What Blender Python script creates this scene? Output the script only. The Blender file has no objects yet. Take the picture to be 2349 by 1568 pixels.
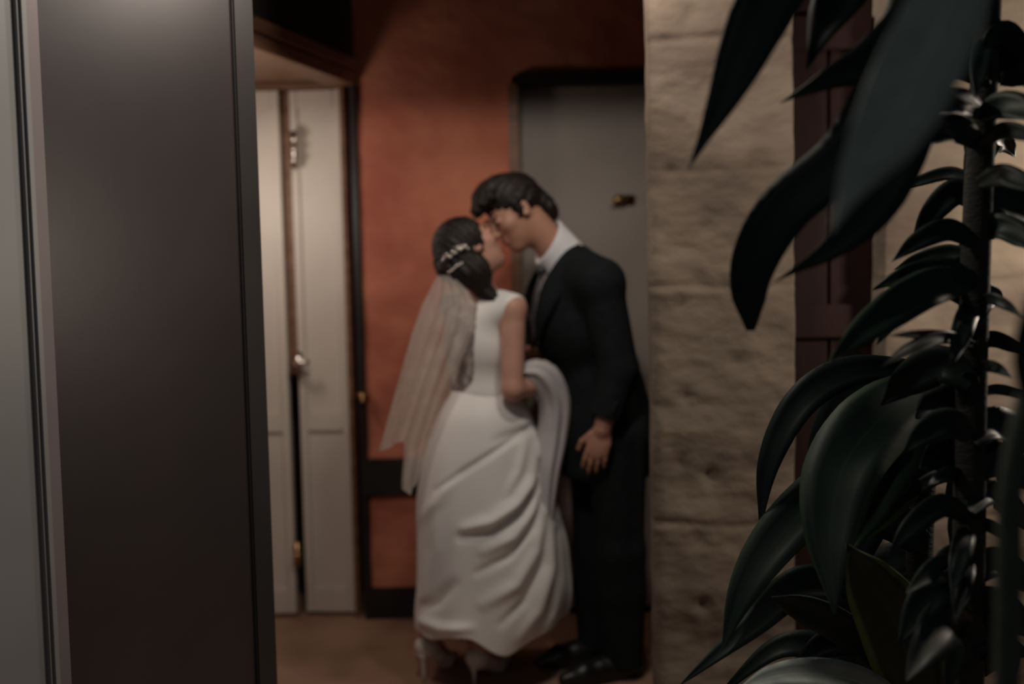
import bpy, bmesh, math, random
import numpy as np
from mathutils import Vector, Matrix, noise as mnoise

scene = bpy.context.scene
COL = scene.collection

# ------------------------------------------------------------------ camera
CAM_H = 1.40
FPX = 2284.0                                   # 35 mm lens on a 36 mm sensor, 2349 px wide
PITCH, ROLL = math.radians(3.7), math.radians(-1.2)
camd = bpy.data.cameras.new('camera')
camd.sensor_width = 36.0
camd.lens = 36.0 * FPX / 2349.0
camd.clip_start = 0.05
cam = bpy.data.objects.new('camera', camd)
COL.objects.link(cam)
CR = Matrix.Rotation(math.pi / 2 - PITCH, 3, 'X') @ Matrix.Rotation(ROLL, 3, 'Z')
cam.matrix_world = Matrix.Translation((0, 0, CAM_H)) @ CR.to_4x4()
scene.camera = cam
camd.dof.use_dof = True                        # the photograph is soft all over
camd.dof.focus_distance = 2.10
camd.dof.aperture_fstop = 1.2

# ------------------------------------------------------------------ world, lamps, exposure
vs = scene.view_settings
vs.view_transform = 'Standard'
vs.look = 'None'
vs.gamma = 1.0
vs.exposure = 0.0
vs.use_curve_mapping = False
world = bpy.data.worlds.new('world')
scene.world = world
world.use_nodes = True
bg = world.node_tree.nodes['Background']
bg.inputs['Color'].default_value = (0.56, 0.67, 0.74, 1)
bg.inputs['Strength'].default_value = 0.042


def lamp(name, loc, watts, color, radius):
    ld = bpy.data.lights.new(name, 'POINT')
    ld.energy = watts
    ld.color = color
    ld.shadow_soft_size = radius
    o = bpy.data.objects.new(name, ld)
    o.location = loc
    COL.objects.link(o)
    return o


lamp('terrace_lamp', (-0.25, 1.90, 2.50), 34.0, (1.0, 0.88, 0.76), 0.07)
lamp('wall_lamp', (0.30, 2.59, 2.42), 17.0, (1.0, 0.88, 0.76), 0.06)
lamp('vestibule_lamp', (-1.08, 3.55, 1.72), 6.5, (1.0, 0.86, 0.74), 0.10)
lamp('garden_lamp', (1.75, 2.30, 1.55), 34.0, (1.0, 0.86, 0.70), 0.08)
lamp('fill_lamp', (-0.72, -1.5, 3.10), 13.0, (1.0, 0.95, 0.90), 0.12)  # added fill light behind the camera, no such source seen


# ------------------------------------------------------------------ helpers
def ray(px, py):
    return CR @ Vector(((px - 1174.5) / FPX, -(py - 784.0) / FPX, -1.0))


def P(px, py, Y):
    """The world point on the vertical plane y = Y which the photograph shows at (px, py)."""
    d = ray(px, py)
    return Vector((0, 0, CAM_H)) + d * (Y / d.y)


def mat(name, color, rough=0.7, color2=None, scale=6.0, detail=5.0, bump=0.0, bump_scale=40.0, spec=0.4,
        metallic=0.0, stretch=(1, 1, 1), sheen=0.0, lo=0.35, hi=0.65):
    m = bpy.data.materials.new(name)
    m.use_nodes = True
    nt = m.node_tree
    b = nt.nodes['Principled BSDF']
    b.inputs['Roughness'].default_value = rough
    b.inputs['Metallic'].default_value = metallic
    b.inputs['Specular IOR Level'].default_value = spec
    if sheen:
        b.inputs['Sheen Weight'].default_value = sheen
    tc = nt.nodes.new('ShaderNodeTexCoord')
    mp = nt.nodes.new('ShaderNodeMapping')
    mp.inputs['Scale'].default_value = stretch
    nt.links.new(tc.outputs['Object'], mp.inputs['Vector'])
    n = nt.nodes.new('ShaderNodeTexNoise')
    n.inputs['Scale'].default_value = scale
    n.inputs['Detail'].default_value = detail
    nt.links.new(mp.outputs['Vector'], n.inputs['Vector'])
    r = nt.nodes.new('ShaderNodeValToRGB')
    c2 = color2 or tuple(min(1, c * 1.15) for c in color)
    r.color_ramp.elements[0].position = lo
    r.color_ramp.elements[1].position = hi
    r.color_ramp.elements[0].color = (*color, 1)
    r.color_ramp.elements[1].color = (*c2, 1)
    nt.links.new(n.outputs['Fac'], r.inputs['Fac'])
    nt.links.new(r.outputs['Color'], b.inputs['Base Color'])
    if bump:
        n2 = nt.nodes.new('ShaderNodeTexNoise')
        n2.inputs['Scale'].default_value = bump_scale
        n2.inputs['Detail'].default_value = 6
        nt.links.new(mp.outputs['Vector'], n2.inputs['Vector'])
        bp = nt.nodes.new('ShaderNodeBump')
        bp.inputs['Strength'].default_value = bump
        bp.inputs['Distance'].default_value = 0.01
        nt.links.new(n2.outputs['Fac'], bp.inputs['Height'])
        nt.links.new(bp.outputs['Normal'], b.inputs['Normal'])
    return m


M = {}
M['orange'] = mat('orange_plaster', (0.39, 0.112, 0.070), 0.85, (0.58, 0.21, 0.125), 3.2, 6, 0.35, 30)
M['stone'] = mat('rough_plaster', (0.110, 0.083, 0.064), 0.92, (0.205, 0.162, 0.124), 4.0, 8, 0.4, 40, stretch=(0.7, 1, 1.1))
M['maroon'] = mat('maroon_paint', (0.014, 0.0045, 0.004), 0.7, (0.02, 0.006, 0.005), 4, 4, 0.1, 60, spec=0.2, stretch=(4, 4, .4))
M['floor'] = mat('brown_floor', (0.24, 0.14, 0.095), 0.55, (0.36, 0.22, 0.15), 2.5, 6, 0.2, 35)
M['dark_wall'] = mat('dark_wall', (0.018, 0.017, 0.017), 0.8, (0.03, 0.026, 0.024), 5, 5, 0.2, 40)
M['white_door'] = mat('white_door_paint', (0.60, 0.54, 0.48), 0.45, (0.66, 0.60, 0.53), 3, 3, 0.05, 60)
M['brown_wood'] = mat('brown_wood', (0.16, 0.085, 0.05), 0.5, (0.24, 0.13, 0.08), 6, 6, 0.15, 50, stretch=(.4, .4, 4))
M['black_wood'] = mat('black_wood', (0.012, 0.011, 0.011), 0.5, (0.02, 0.017, 0.016), 6, 4, 0.1, 50)
M['grey_door'] = mat('grey_door_paint', (0.25, 0.215, 0.19), 0.5, (0.30, 0.26, 0.23), 2.5, 4, 0.08, 50)
M['brass'] = mat('brass', (0.50, 0.32, 0.15), 0.28, (0.58, 0.38, 0.18), 8, 2, metallic=1.0)
M['silver'] = mat('silver', (0.80, 0.76, 0.70), 0.2, (0.88, 0.84, 0.78), 8, 2, metallic=1.0)
M['glass_dark'] = mat('dark_door_sheet', (0.026, 0.021, 0.0225), 0.36, (0.034, 0.027, 0.029), 2.0, 3, 0.10, 3.0, spec=0.42)
M['frame_dark'] = mat('dark_door_frame', (0.020, 0.019, 0.020), 0.40, (0.026, 0.024, 0.025), 4, 3, spec=0.5)
M['frame_lilac'] = mat('lilac_grey_metal', (0.16, 0.135, 0.14), 0.45, (0.19, 0.16, 0.165), 3, 3, spec=0.4)
M['frame_pale'] = mat('pale_grey_metal', (0.21, 0.215, 0.215), 0.4, (0.24, 0.245, 0.245), 3, 3, spec=0.4)
M['skin'] = mat('skin', (0.50, 0.27, 0.20), 0.5, (0.56, 0.31, 0.235), 12, 3, 0.05, 120)
M['skin_tan'] = mat('tanned_skin', (0.40, 0.205, 0.14), 0.5, (0.45, 0.235, 0.165), 12, 3, 0.05, 120)
M['hair'] = mat('black_hair', (0.010, 0.008, 0.007), 0.5, (0.022, 0.016, 0.013), 30, 4, 0.5, 90, spec=0.3, stretch=(1, 1, .3))
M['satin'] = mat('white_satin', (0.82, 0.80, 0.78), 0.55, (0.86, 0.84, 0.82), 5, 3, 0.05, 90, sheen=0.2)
M['suit'] = mat('black_wool', (0.006, 0.009, 0.010), 0.9, (0.009, 0.013, 0.014), 40, 3, 0.1, 160, spec=0.2)
M['shirt'] = mat('white_cotton', (0.72, 0.71, 0.74), 0.75, (0.78, 0.77, 0.80), 20, 3, 0.05, 120)
M['tie'] = mat('dark_grey_silk', (0.035, 0.035, 0.042), 0.4, (0.05, 0.05, 0.06), 60, 2, 0.05, 120)
M['leather'] = mat('black_leather', (0.010, 0.010, 0.010), 0.35, (0.015, 0.015, 0.014), 20, 3)
M['shoe_white'] = mat('ivory_leather', (0.62, 0.56, 0.50), 0.4, (0.68, 0.62, 0.56), 10, 3)
M['bark'] = mat('grey_bark', (0.010, 0.011, 0.009), 0.9, (0.018, 0.018, 0.015), 20, 5, 0.5, 60, stretch=(1, 1, 4))
M['cane'] = mat('green_cane', (0.028, 0.040, 0.031), 0.7, (0.042, 0.056, 0.043), 10, 4, 0.2, 40, stretch=(1, 1, 3))
M['swag_shade'] = mat('shaded_swag', (0.46, 0.43, 0.44), 0.7, (0.54, 0.51, 0.52), 8, 4, 0.1, 90)  # swag cloth greyed so that its shade sits in the colour
M['lip'] = mat('lip', (0.36, 0.10, 0.09), 0.4, (0.40, 0.12, 0.10), 10, 2)


def leaf_mat(name, inner, margin, edge=0.80, rough=0.5):
    """Blade colour across the leaf (UV u): darker blade, paler midrib and a lighter margin."""
    m = bpy.data.materials.new(name)
    m.use_nodes = True
    nt = m.node_tree
    b = nt.nodes['Principled BSDF']
    b.inputs['Roughness'].default_value = rough
    b.inputs['Specular IOR Level'].default_value = 0.2
    uv = nt.nodes.new('ShaderNodeUVMap')
    sx = nt.nodes.new('ShaderNodeSeparateXYZ')
    nt.links.new(uv.outputs['UV'], sx.inputs[0])
    a = nt.nodes.new('ShaderNodeMath'); a.operation = 'MULTIPLY_ADD'
    a.inputs[1].default_value = 2; a.inputs[2].default_value = -1
    nt.links.new(sx.outputs['X'], a.inputs[0])
    ab = nt.nodes.new('ShaderNodeMath'); ab.operation = 'ABSOLUTE'
    nt.links.new(a.outputs[0], ab.inputs[0])
    r = nt.nodes.new('ShaderNodeValToRGB')
    e = r.color_ramp.elements
    rib = tuple(c * 1.5 for c in inner)
    e[0].position = 0.0; e[0].color = (*rib, 1)
    e[1].position = 0.06; e[1].color = (*inner, 1)
    x = e.new(edge - 0.06); x.color = (*inner, 1)
    x = e.new(min(edge + 0.06, 1.0)); x.color = (*margin, 1)
    nt.links.new(ab.outputs[0], r.inputs['Fac'])
    w = nt.nodes.new('ShaderNodeTexNoise'); w.inputs['Scale'].default_value = 9
    mx = nt.nodes.new('ShaderNodeMixRGB'); mx.blend_type = 'MULTIPLY'; mx.inputs['Fac'].default_value = 0.5
    nt.links.new(r.outputs['Color'], mx.inputs['Color1'])
    nt.links.new(w.outputs['Fac'], mx.inputs['Color2'])
    nt.links.new(mx.outputs['Color'], b.inputs['Base Color'])
    return m


M['leaf_dark'] = leaf_mat('dark_leaf', (0.006, 0.014, 0.012), (0.010, 0.022, 0.016), 0.9)
M['leaf_grey'] = leaf_mat('grey_green_leaf', (0.30, 0.35, 0.325), (0.34, 0.40, 0.37), 0.9, 0.6)
M['leaf_edge'] = leaf_mat('green_edged_leaf', (0.014, 0.034, 0.020), (0.13, 0.19, 0.065), 0.80)
M['leaf_mid'] = leaf_mat('mid_green_leaf', (0.010, 0.022, 0.017), (0.035, 0.060, 0.038), 0.86)


def veil_mat(name, color, alpha):
    m = bpy.data.materials.new(name)
    m.use_nodes = True
    nt = m.node_tree
    out = nt.nodes['Material Output']
    nt.nodes.remove(nt.nodes['Principled BSDF'])
    d = nt.nodes.new('ShaderNodeBsdfDiffuse'); d.inputs['Color'].default_value = (*color, 1)
    t = nt.nodes.new('ShaderNodeBsdfTranslucent'); t.inputs['Color'].default_value = (*color, 1)
    s = nt.nodes.new('ShaderNodeMixShader'); s.inputs[0].default_value = 0.45
    nt.links.new(d.outputs[0], s.inputs[1]); nt.links.new(t.outputs[0], s.inputs[2])
    tr = nt.nodes.new('ShaderNodeBsdfTransparent')
    mx = nt.nodes.new('ShaderNodeMixShader')
    n = nt.nodes.new('ShaderNodeTexNoise'); n.inputs['Scale'].default_value = 14
    mr = nt.nodes.new('ShaderNodeMapRange')
    mr.inputs['From Min'].default_value = 0.3; mr.inputs['From Max'].default_value = 0.7
    mr.inputs['To Min'].default_value = max(0, alpha - 0.10); mr.inputs['To Max'].default_value = min(1, alpha + 0.10)
    tc = nt.nodes.new('ShaderNodeTexCoord')
    nt.links.new(tc.outputs['Object'], n.inputs['Vector'])
    nt.links.new(n.outputs['Fac'], mr.inputs['Value'])
    nt.links.new(mr.outputs[0], mx.inputs[0])
    nt.links.new(tr.outputs[0], mx.inputs[1]); nt.links.new(s.outputs[0], mx.inputs[2])
    nt.links.new(mx.outputs[0], out.inputs['Surface'])
    return m


M['veil'] = veil_mat('veil_tulle', (0.80, 0.74, 0.69), 0.58)
M['lace'] = mat('grey_lace', (0.20, 0.165, 0.16), 0.8, (0.62, 0.57, 0.56), 22, 6, 0.4, 60, lo=0.45, hi=0.62)


def link(name, verts, faces, material, parent=None, smooth=True, uvs=None):
    me = bpy.data.meshes.new(name)
    me.from_pydata([tuple(v) for v in verts], [], [tuple(f) for f in faces])
    me.update()
    if smooth:
        me.polygons.foreach_set('use_smooth', [True] * len(me.polygons))
    if uvs is not None:
        l = me.uv_layers.new(name='UVMap')
        vi = np.empty(len(me.loops), dtype=np.int32)
        me.loops.foreach_get('vertex_index', vi)
        l.data.foreach_set('uv', np.asarray(uvs, dtype=np.float32)[vi].ravel())
    me.materials.append(material)
    o = bpy.data.objects.new(name, me)
    COL.objects.link(o)
    if parent is not None:
        o.parent = parent
        o.matrix_parent_inverse = parent.matrix_world.inverted()
    return o


def tag(o, label=None, category=None, group=None, kind=None):
    if label: o['label'] = label
    if category: o['category'] = category
    if group: o['group'] = group
    if kind: o['kind'] = kind
    return o


def empty(name, loc):
    o = bpy.data.objects.new(name, None)
    o.location = loc
    o.empty_display_size = 0.1
    COL.objects.link(o)
    o.matrix_world = Matrix.Translation(loc)
    return o


class Boxes:
    """Collects bevelled boxes and tubes in one bmesh."""
    def __init__(self):
        self.bm = bmesh.new()

    def box(self, lo, hi, bevel=0.0, rot=None, pivot=None):
        bm2 = bmesh.new()
        bmesh.ops.create_cube(bm2, size=1)
        lo, hi = Vector(lo), Vector(hi)
        for v in bm2.verts:
            v.co = Vector([(lo[i] + hi[i]) / 2 + v.co[i] * (hi[i] - lo[i]) for i in range(3)])
        if bevel:
            bmesh.ops.bevel(bm2, geom=bm2.edges[:], offset=bevel, segments=2, affect='EDGES')
        if rot is not None:
            bmesh.ops.rotate(bm2, verts=bm2.verts[:], cent=Vector(pivot or (0, 0, 0)), matrix=rot)
        self._merge(bm2)
        return self

    def tube(self, pts, radii, n=12):
        v, f = tube_mesh(pts, radii, n)
        bm2 = bmesh.new()
        vs_ = [bm2.verts.new(p) for p in v]
        for q in f:
            bm2.faces.new([vs_[i] for i in q])
        self._merge(bm2)
        return self

    def ball(self, c, r, sc=(1, 1, 1), sub=2):
        bm2 = bmesh.new()
        bmesh.ops.create_icosphere(bm2, subdivisions=sub, radius=r)
        for v in bm2.verts:
            v.co = Vector(c) + Vector([v.co[i] * sc[i] for i in range(3)])
        self._merge(bm2)
        return self

    def _merge(self, bm2):
        me = bpy.data.meshes.new('tmp')
        bm2.to_mesh(me); bm2.free()
        self.bm.from_mesh(me)
        bpy.data.meshes.remove(me)

    def build(self, name, material, parent=None, smooth=False):
        me = bpy.data.meshes.new(name)
        self.bm.to_mesh(me); self.bm.free()
        me.materials.append(material)
        if smooth:
            me.polygons.foreach_set('use_smooth', [True] * len(me.polygons))
        o = bpy.data.objects.new(name, me)
        COL.objects.link(o)
        if parent is not None:
            o.parent = parent
            o.matrix_parent_inverse = parent.matrix_world.inverted()
        return o


def tube_mesh(pts, radii, n=12):
    pts = [Vector(p) for p in pts]
    verts, faces = [], []
    up = Vector((0.13, 0.21, 0.97))
    for i, p in enumerate(pts):
        t = (pts[min(i + 1, len(pts) - 1)] - pts[max(i - 1, 0)]).normalized()
        a = t.cross(up)
        if a.length < 1e-3:
            a = t.cross(Vector((1, 0, 0)))
        a.normalize()
        b = t.cross(a)
        for k in range(n):
            w = 2 * math.pi * k / n
            verts.append(p + (a * math.cos(w) + b * math.sin(w)) * radii[i])
    for i in range(len(pts) - 1):
        for k in range(n):
            faces.append((i * n + k, i * n + (k + 1) % n, (i + 1) * n + (k + 1) % n, (i + 1) * n + k))
    faces.append(tuple(reversed(range(n))))
    faces.append(tuple((len(pts) - 1) * n + k for k in range(n)))
    return verts, faces


def spline(ctrl, n):
    """Catmull-Rom through the control vectors, n points."""
    c = [Vector(p) for p in ctrl]
    c = [c[0] * 2 - c[1]] + c + [c[-1] * 2 - c[-2]]
    out = []
    seg = len(c) - 3
    for i in range(n):
        t = i / (n - 1) * seg
        k = min(int(t), seg - 1)
        t -= k
        p0, p1, p2, p3 = c[k:k + 4]
        out.append(0.5 * ((2 * p1) + (p2 - p0) * t + (2 * p0 - 5 * p1 + 4 * p2 - p3) * t * t + (3 * p1 - p0 - 3 * p2 + p3) * t ** 3))
    return out


def interp(x, xs, ys):
    return float(np.interp(x, xs, ys))


# ------------------------------------------------------------------ signed distance modelling (one closed continuous surface)
class Field:
    def __init__(self, lo, hi, h):
        self.lo = np.array(lo, float); self.h = h
        n = np.ceil((np.array(hi, float) - self.lo) / h).astype(int) + 1
        self.n = n
        self.D = np.full(n, 1.0, dtype=np.float32)

    def _sub(self, lo, hi, pad):
        i0 = np.clip(np.floor((np.array(lo) - pad - self.lo) / self.h).astype(int), 0, self.n)
        i1 = np.clip(np.ceil((np.array(hi) + pad - self.lo) / self.h).astype(int) + 1, 0, self.n)
        if np.any(i1 - i0 < 1):
            return None, None
        sl = tuple(slice(a, b) for a, b in zip(i0, i1))
        ax = [self.lo[k] + self.h * np.arange(i0[k], i1[k]) for k in range(3)]
        return sl, np.meshgrid(*ax, indexing='ij', sparse=True)

    def _mix(self, sl, d, k, op):
        a = self.D[sl]
        if op == 'sub':
            d = -d
            hh = np.clip(0.5 + 0.5 * (d - a) / k, 0, 1)
            self.D[sl] = a * (1 - hh) + d * hh + k * hh * (1 - hh)
        else:
            hh = np.clip(0.5 + 0.5 * (d - a) / k, 0, 1)
            self.D[sl] = d * (1 - hh) + a * hh - k * hh * (1 - hh)

    def cap(self, a, b, ra, rb, k=0.02, op='add', grow=0.0):
        a = np.array(a, float); b = np.array(b, float); ra += grow; rb += grow
        r = max(ra, rb)
        sl, g = self._sub(np.minimum(a, b) - r, np.maximum(a, b) + r, k + 0.03)
        if sl is None: return
        ba = b - a; l2 = float(ba @ ba) + 1e-12
        X, Y, Z = g
        t = np.clip(((X - a[0]) * ba[0] + (Y - a[1]) * ba[1] + (Z - a[2]) * ba[2]) / l2, 0, 1)
        d = np.sqrt((X - a[0] - t * ba[0]) ** 2 + (Y - a[1] - t * ba[1]) ** 2 + (Z - a[2] - t * ba[2]) ** 2) - (ra + (rb - ra) * t)
        self._mix(sl, d.astype(np.float32), k, op)

    def ell(self, c, axes, rad, k=0.02, op='add', grow=0.0):
        c = np.array(c, float); A = [np.array(v, float) for v in axes]; r = np.array(rad, float) + grow
        ext = np.sqrt(sum((A[i] * r[i]) ** 2 for i in range(3)))
        sl, g = self._sub(c - ext, c + ext, k + 0.03)
        if sl is None: return
        X, Y, Z = g
        q = [(X - c[0]) * A[i][0] + (Y - c[1]) * A[i][1] + (Z - c[2]) * A[i][2] for i in range(3)]
        k0 = np.sqrt(sum((q[i] / r[i]) ** 2 for i in range(3)))
        k1 = np.sqrt(sum((q[i] / r[i] ** 2) ** 2 for i in range(3))) + 1e-9
        d = k0 * (k0 - 1) / k1
        d = np.where(k0 < 1e-4, -r.min(), d)
        self._mix(sl, d.astype(np.float32), k, op)

    def run(self, prims, grow=0.0):
        for p in prims:
            kind, args = p[0], p[1:]
            getattr(self, kind)(*args, grow=grow)

    def clip(self, n, p, k=0.004):
        """Keep the side the normal points away from."""
        n = np.array(n, float); n /= np.linalg.norm(n)
        ax = [self.lo[i] + self.h * np.arange(self.n[i]) for i in range(3)]
        X, Y, Z = np.meshgrid(*ax, indexing='ij', sparse=True)
        d = (X - p[0]) * n[0] + (Y - p[1]) * n[1] + (Z - p[2]) * n[2]
        self.D = np.maximum(self.D, d.astype(np.float32))

    def groove(self, e1, e2, amp, wave):
        e1 = np.array(e1, float); e2 = np.array(e2, float)
        ax = [self.lo[i] + self.h * np.arange(self.n[i]) for i in range(3)]
        X, Y, Z = np.meshgrid(*ax, indexing='ij', sparse=True)
        a = X * e1[0] + Y * e1[1] + Z * e1[2]; b_ = X * e2[0] + Y * e2[1] + Z * e2[2]
        w_ = 2 * math.pi / wave
        self.D = self.D + (amp * (np.sin(a * w_ + 1.6 * np.sin(b_ * 38)) + .6 * np.sin(a * w_ * 1.73 + 2.1 * np.sin(b_ * 29 + 1)))).astype(np.float32)

    def mesh(self):
        D = self.D.copy()
        D[0] = D[-1] = 1; D[:, 0] = D[:, -1] = 1; D[:, :, 0] = D[:, :, -1] = 1
        I = D < 0
        s = np.zeros(np.array(D.shape) - 1, dtype=np.int8)
        corners = [(i, j, k) for i in (0, 1) for j in (0, 1) for k in (0, 1)]
        nx, ny, nz = s.shape
        for (i, j, k) in corners:
            s += I[i:i + nx, j:j + ny, k:k + nz]
        idx = np.argwhere((s > 0) & (s < 8))
        cid = np.full(s.shape, -1, dtype=np.int32)
        cid[tuple(idx.T)] = np.arange(len(idx))
        acc = np.zeros((len(idx), 3)); cnt = np.zeros(len(idx))
        vals = {c: D[idx[:, 0] + c[0], idx[:, 1] + c[1], idx[:, 2] + c[2]] for c in corners}
        for c in corners:
            for axn in range(3):
                if c[axn] == 0:
                    e = list(c); e[axn] = 1; e = tuple(e)
                    d0, d1 = vals[c], vals[e]
                    m = (d0 < 0) != (d1 < 0)
                    t = np.where(m, d0 / np.where(m, d0 - d1, 1), 0)
                    pos = np.array(c, float)[None, :].repeat(len(idx), 0)
                    pos[:, axn] = t
                    acc += pos * m[:, None]; cnt += m
        V = self.lo + self.h * (idx + acc / cnt[:, None])
        F = []
        for axn in range(3):
            a1, a2 = (axn + 1) % 3, (axn + 2) % 3
            sl0 = [slice(None)] * 3; sl1 = [slice(None)] * 3
            sl0[axn] = slice(0, -1); sl1[axn] = slice(1, None)
            cr = I[tuple(sl0)] != I[tuple(sl1)]
            e = np.argwhere(cr)
            ins = I[tuple(sl0)][tuple(e.T)]
            q = []
            for (u, w) in ((0, 0), (-1, 0), (-1, -1), (0, -1)):
                c = e.copy(); c[:, a1] += u; c[:, a2] += w
                q.append(cid[tuple(c.T)])
            q = np.stack(q, 1)
            q[~ins] = q[~ins][:, ::-1]
            F.append(q)
        F = np.concatenate(F)
        F = F[(F >= 0).all(1)]
        return V, F

    def obj(self, name, material, parent=None):
        V, F = self.mesh()
        return np_obj(name, V, F, material, parent)


def np_obj(name, V, F, material, parent=None):
    me = bpy.data.meshes.new(name)
    me.vertices.add(len(V)); me.vertices.foreach_set('co', np.asarray(V, np.float32).ravel())
    me.loops.add(F.size); me.loops.foreach_set('vertex_index', F.astype(np.int32).ravel())
    me.polygons.add(len(F))
    me.polygons.foreach_set('loop_start', np.arange(0, F.size, 4, dtype=np.int32))
    me.update(calc_edges=True)
    me.validate()
    me.polygons.foreach_set('use_smooth', np.ones(len(me.polygons), dtype=bool))
    me.materials.append(material)
    o = bpy.data.objects.new(name, me)
    COL.objects.link(o)
    if parent is not None:
        o.parent = parent
        o.matrix_parent_inverse = parent.matrix_world.inverted()
    return o


# ================================================================== THE SETTING
YB = 4.06          # back wall
YF = 2.90          # front plane of the rough wall
Z3 = Vector((0, 0, 1))
xl = P(822, 800, YB).x          # left end of the orange wall
xg = P(1197, 800, YB).x         # orange wall meets the grey door
xr = P(1497, 800, YF).x         # edge of the rough wall
DOOR_Z = P(1300, 192, YB).z     # head of the grey door

# floor
fl = Boxes().box((-2.2, 0.2, -0.12), (2.6, 5.2, 0.0)).build('floor', M['floor'])
tag(fl, 'brown worn floor running from the terrace into the passage', kind='structure')


def relief_wall(name, x0, x1, z0, z1, y, depth, material, step, amp, pits=(), courses=(), freq=1.0, seed=0.0, round_left=0.0, hole=None):
    """A wall slab facing -y whose front is a modelled uneven surface."""
    nx = max(2, int((x1 - x0) / step)); nz = max(2, int((z1 - z0) / step))
    V, F = [], []
    for j in range(nz + 1):
        z = z0 + (z1 - z0) * j / nz
        for i in range(nx + 1):
            x = x0 + (x1 - x0) * i / nx
            d = amp * mnoise.fractal(Vector((x * 3.5 * freq + seed, 1.7, z * 6.0 * freq)), 0.9, 2.0, 5)
            d += amp * 0.6 * mnoise.noise(Vector((x * 1.6 + seed, 9.1, z * 2.4)))
            for (cz, cw, cd) in courses:
                wob = 0.012 * mnoise.noise(Vector((x * 5 + seed, 3.3, cz * 7)))
                d -= cd * math.exp(-((z - cz - wob) / cw) ** 2) * (0.6 + 0.6 * mnoise.noise(Vector((x * 4, 5.5, cz))))
            for (px_, pz_, pr_, pd_) in pits:
                d -= pd_ * math.exp(-(((x - px_) / pr_) ** 2 + ((z - pz_) / pr_) ** 2))
            xx = x
            if round_left and i < 4:
                t = (4 - i) / 4
                d -= round_left * t * t
                if i == 0:
                    xx += 0.004 * mnoise.noise(Vector((z * 11, 2.2, seed)))
            V.append((xx, y - d, z))
    for j in range(nz):
        for i in range(nx):
            a = j * (nx + 1) + i
            if hole and V[a][0] > hole[0] and V[a][2] < hole[1]:
                continue
            F.append((a, a + 1, a + nx + 2, a + nx + 1))
    ring = [i for i in range(nx + 1)] + [(j + 1) * (nx + 1) - 1 for j in range(1, nz + 1)] \
        + [nz * (nx + 1) + i for i in range(nx - 1, -1, -1)] + [j * (nx + 1) for j in range(nz - 1, 0, -1)]
    base = len(V)
    for r in ring:
        V.append((V[r][0], y + depth, V[r][2]))
    n = len(ring)
    for k in range(n):
        F.append((ring[(k + 1) % n], ring[k], base + k, base + (k + 1) % n))
    F.append(tuple(base + k for k in range(n)))
    o = link(name, V, F, material)
    return o


# the rough plaster wall, left of the maroon door and right of it
pits = []
for (px, py, r, d) in ((1572, 908, .022, .016), (1628, 1090, .026, .018), (1614, 1388, .020, .018), (1600, 640, .03, .012), (1745, 372, .04, .014),
                       (1560, 700, .02, .009), (1690, 830, .03, .010), (1590, 30, .03, .012), (1560, 1060, .02, .010), (1720, 980, .03, .01),
                       (1600, 1240, .03, .011), (1660, 1500, .03, .012), (1620, 520, .02, .008), (1540, 390, .018, .010)):
    q = P(px, py, YF)
    pits.append((q.x, q.z, r, d))
zc = lambda py: P(1650, py, YF).z
courses = [(zc(90), .012, .012), (zc(655), .010, .012), (zc(1200), .010, .012), (zc(385), .010, .006), (zc(925), .010, .006)]
xm0, xm1 = P(1822, 800, YF).x, P(2030, 800, YF).x
w = relief_wall('wall_right', xr, xm0, 0, 2.75, YF, 0.09, M['stone'], 0.0085, 0.014, pits, courses, 1.0, 0.0, 0.012)
tag(w, 'rough beige plaster wall beside the passage, behind the leaves', kind='structure')
w = relief_wall('wall_far_right', xm1, 2.3, 0, 2.75, YF, 0.25, M['stone'], 0.010, 0.014, [], courses, 1.0, 7.0, 0.006)
tag(w, 'rough beige plaster wall right of the maroon door, seen through leaves', kind='structure')

# maroon door in the recess between them: planks and a rail
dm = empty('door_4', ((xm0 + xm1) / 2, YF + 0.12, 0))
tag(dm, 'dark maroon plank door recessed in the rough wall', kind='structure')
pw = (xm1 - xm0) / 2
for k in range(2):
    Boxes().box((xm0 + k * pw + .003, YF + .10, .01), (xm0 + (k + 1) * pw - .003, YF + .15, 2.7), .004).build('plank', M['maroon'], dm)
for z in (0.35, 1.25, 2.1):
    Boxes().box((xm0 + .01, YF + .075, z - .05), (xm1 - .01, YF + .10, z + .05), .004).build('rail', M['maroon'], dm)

# orange plaster back wall
opits = []
for (px, py, r, d) in ((905, 605, .05, .006), (930, 590, .04, .006), (1010, 400, .05, .005), (870, 480, .05, .004)):
    q = P(px, py, YB); opits.append((q.x, q.z, r, d))
w = relief_wall('wall_back', xl, 1.5, 0, 3.0, YB, 0.2, M['orange'], 0.012, 0.008, opits, [], 0.7, 3.0, 0.0, (xg - .02, DOOR_Z + .025))
tag(w, 'orange red plaster wall at the end of the passage', kind='structure')
zb0, zb1 = P(890, 1135, YB).z, P(890, 1050, YB).z
t = Boxes().box((xl, YB - .028, zb0), (xg - .03, YB + .01, zb1), .006).build('trim_2', M['black_wood'])  # raised dark band across the lower wall
tag(t, 'dark band across the lower orange wall', kind='structure')
t = Boxes().box((xl, YB - .022, 0), (xg - .03, YB + .01, P(890, 1345, YB).z), .005).build('baseboard_back', M['black_wood'])
tag(t, 'dark skirting at the foot of the orange wall', kind='structure')

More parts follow.
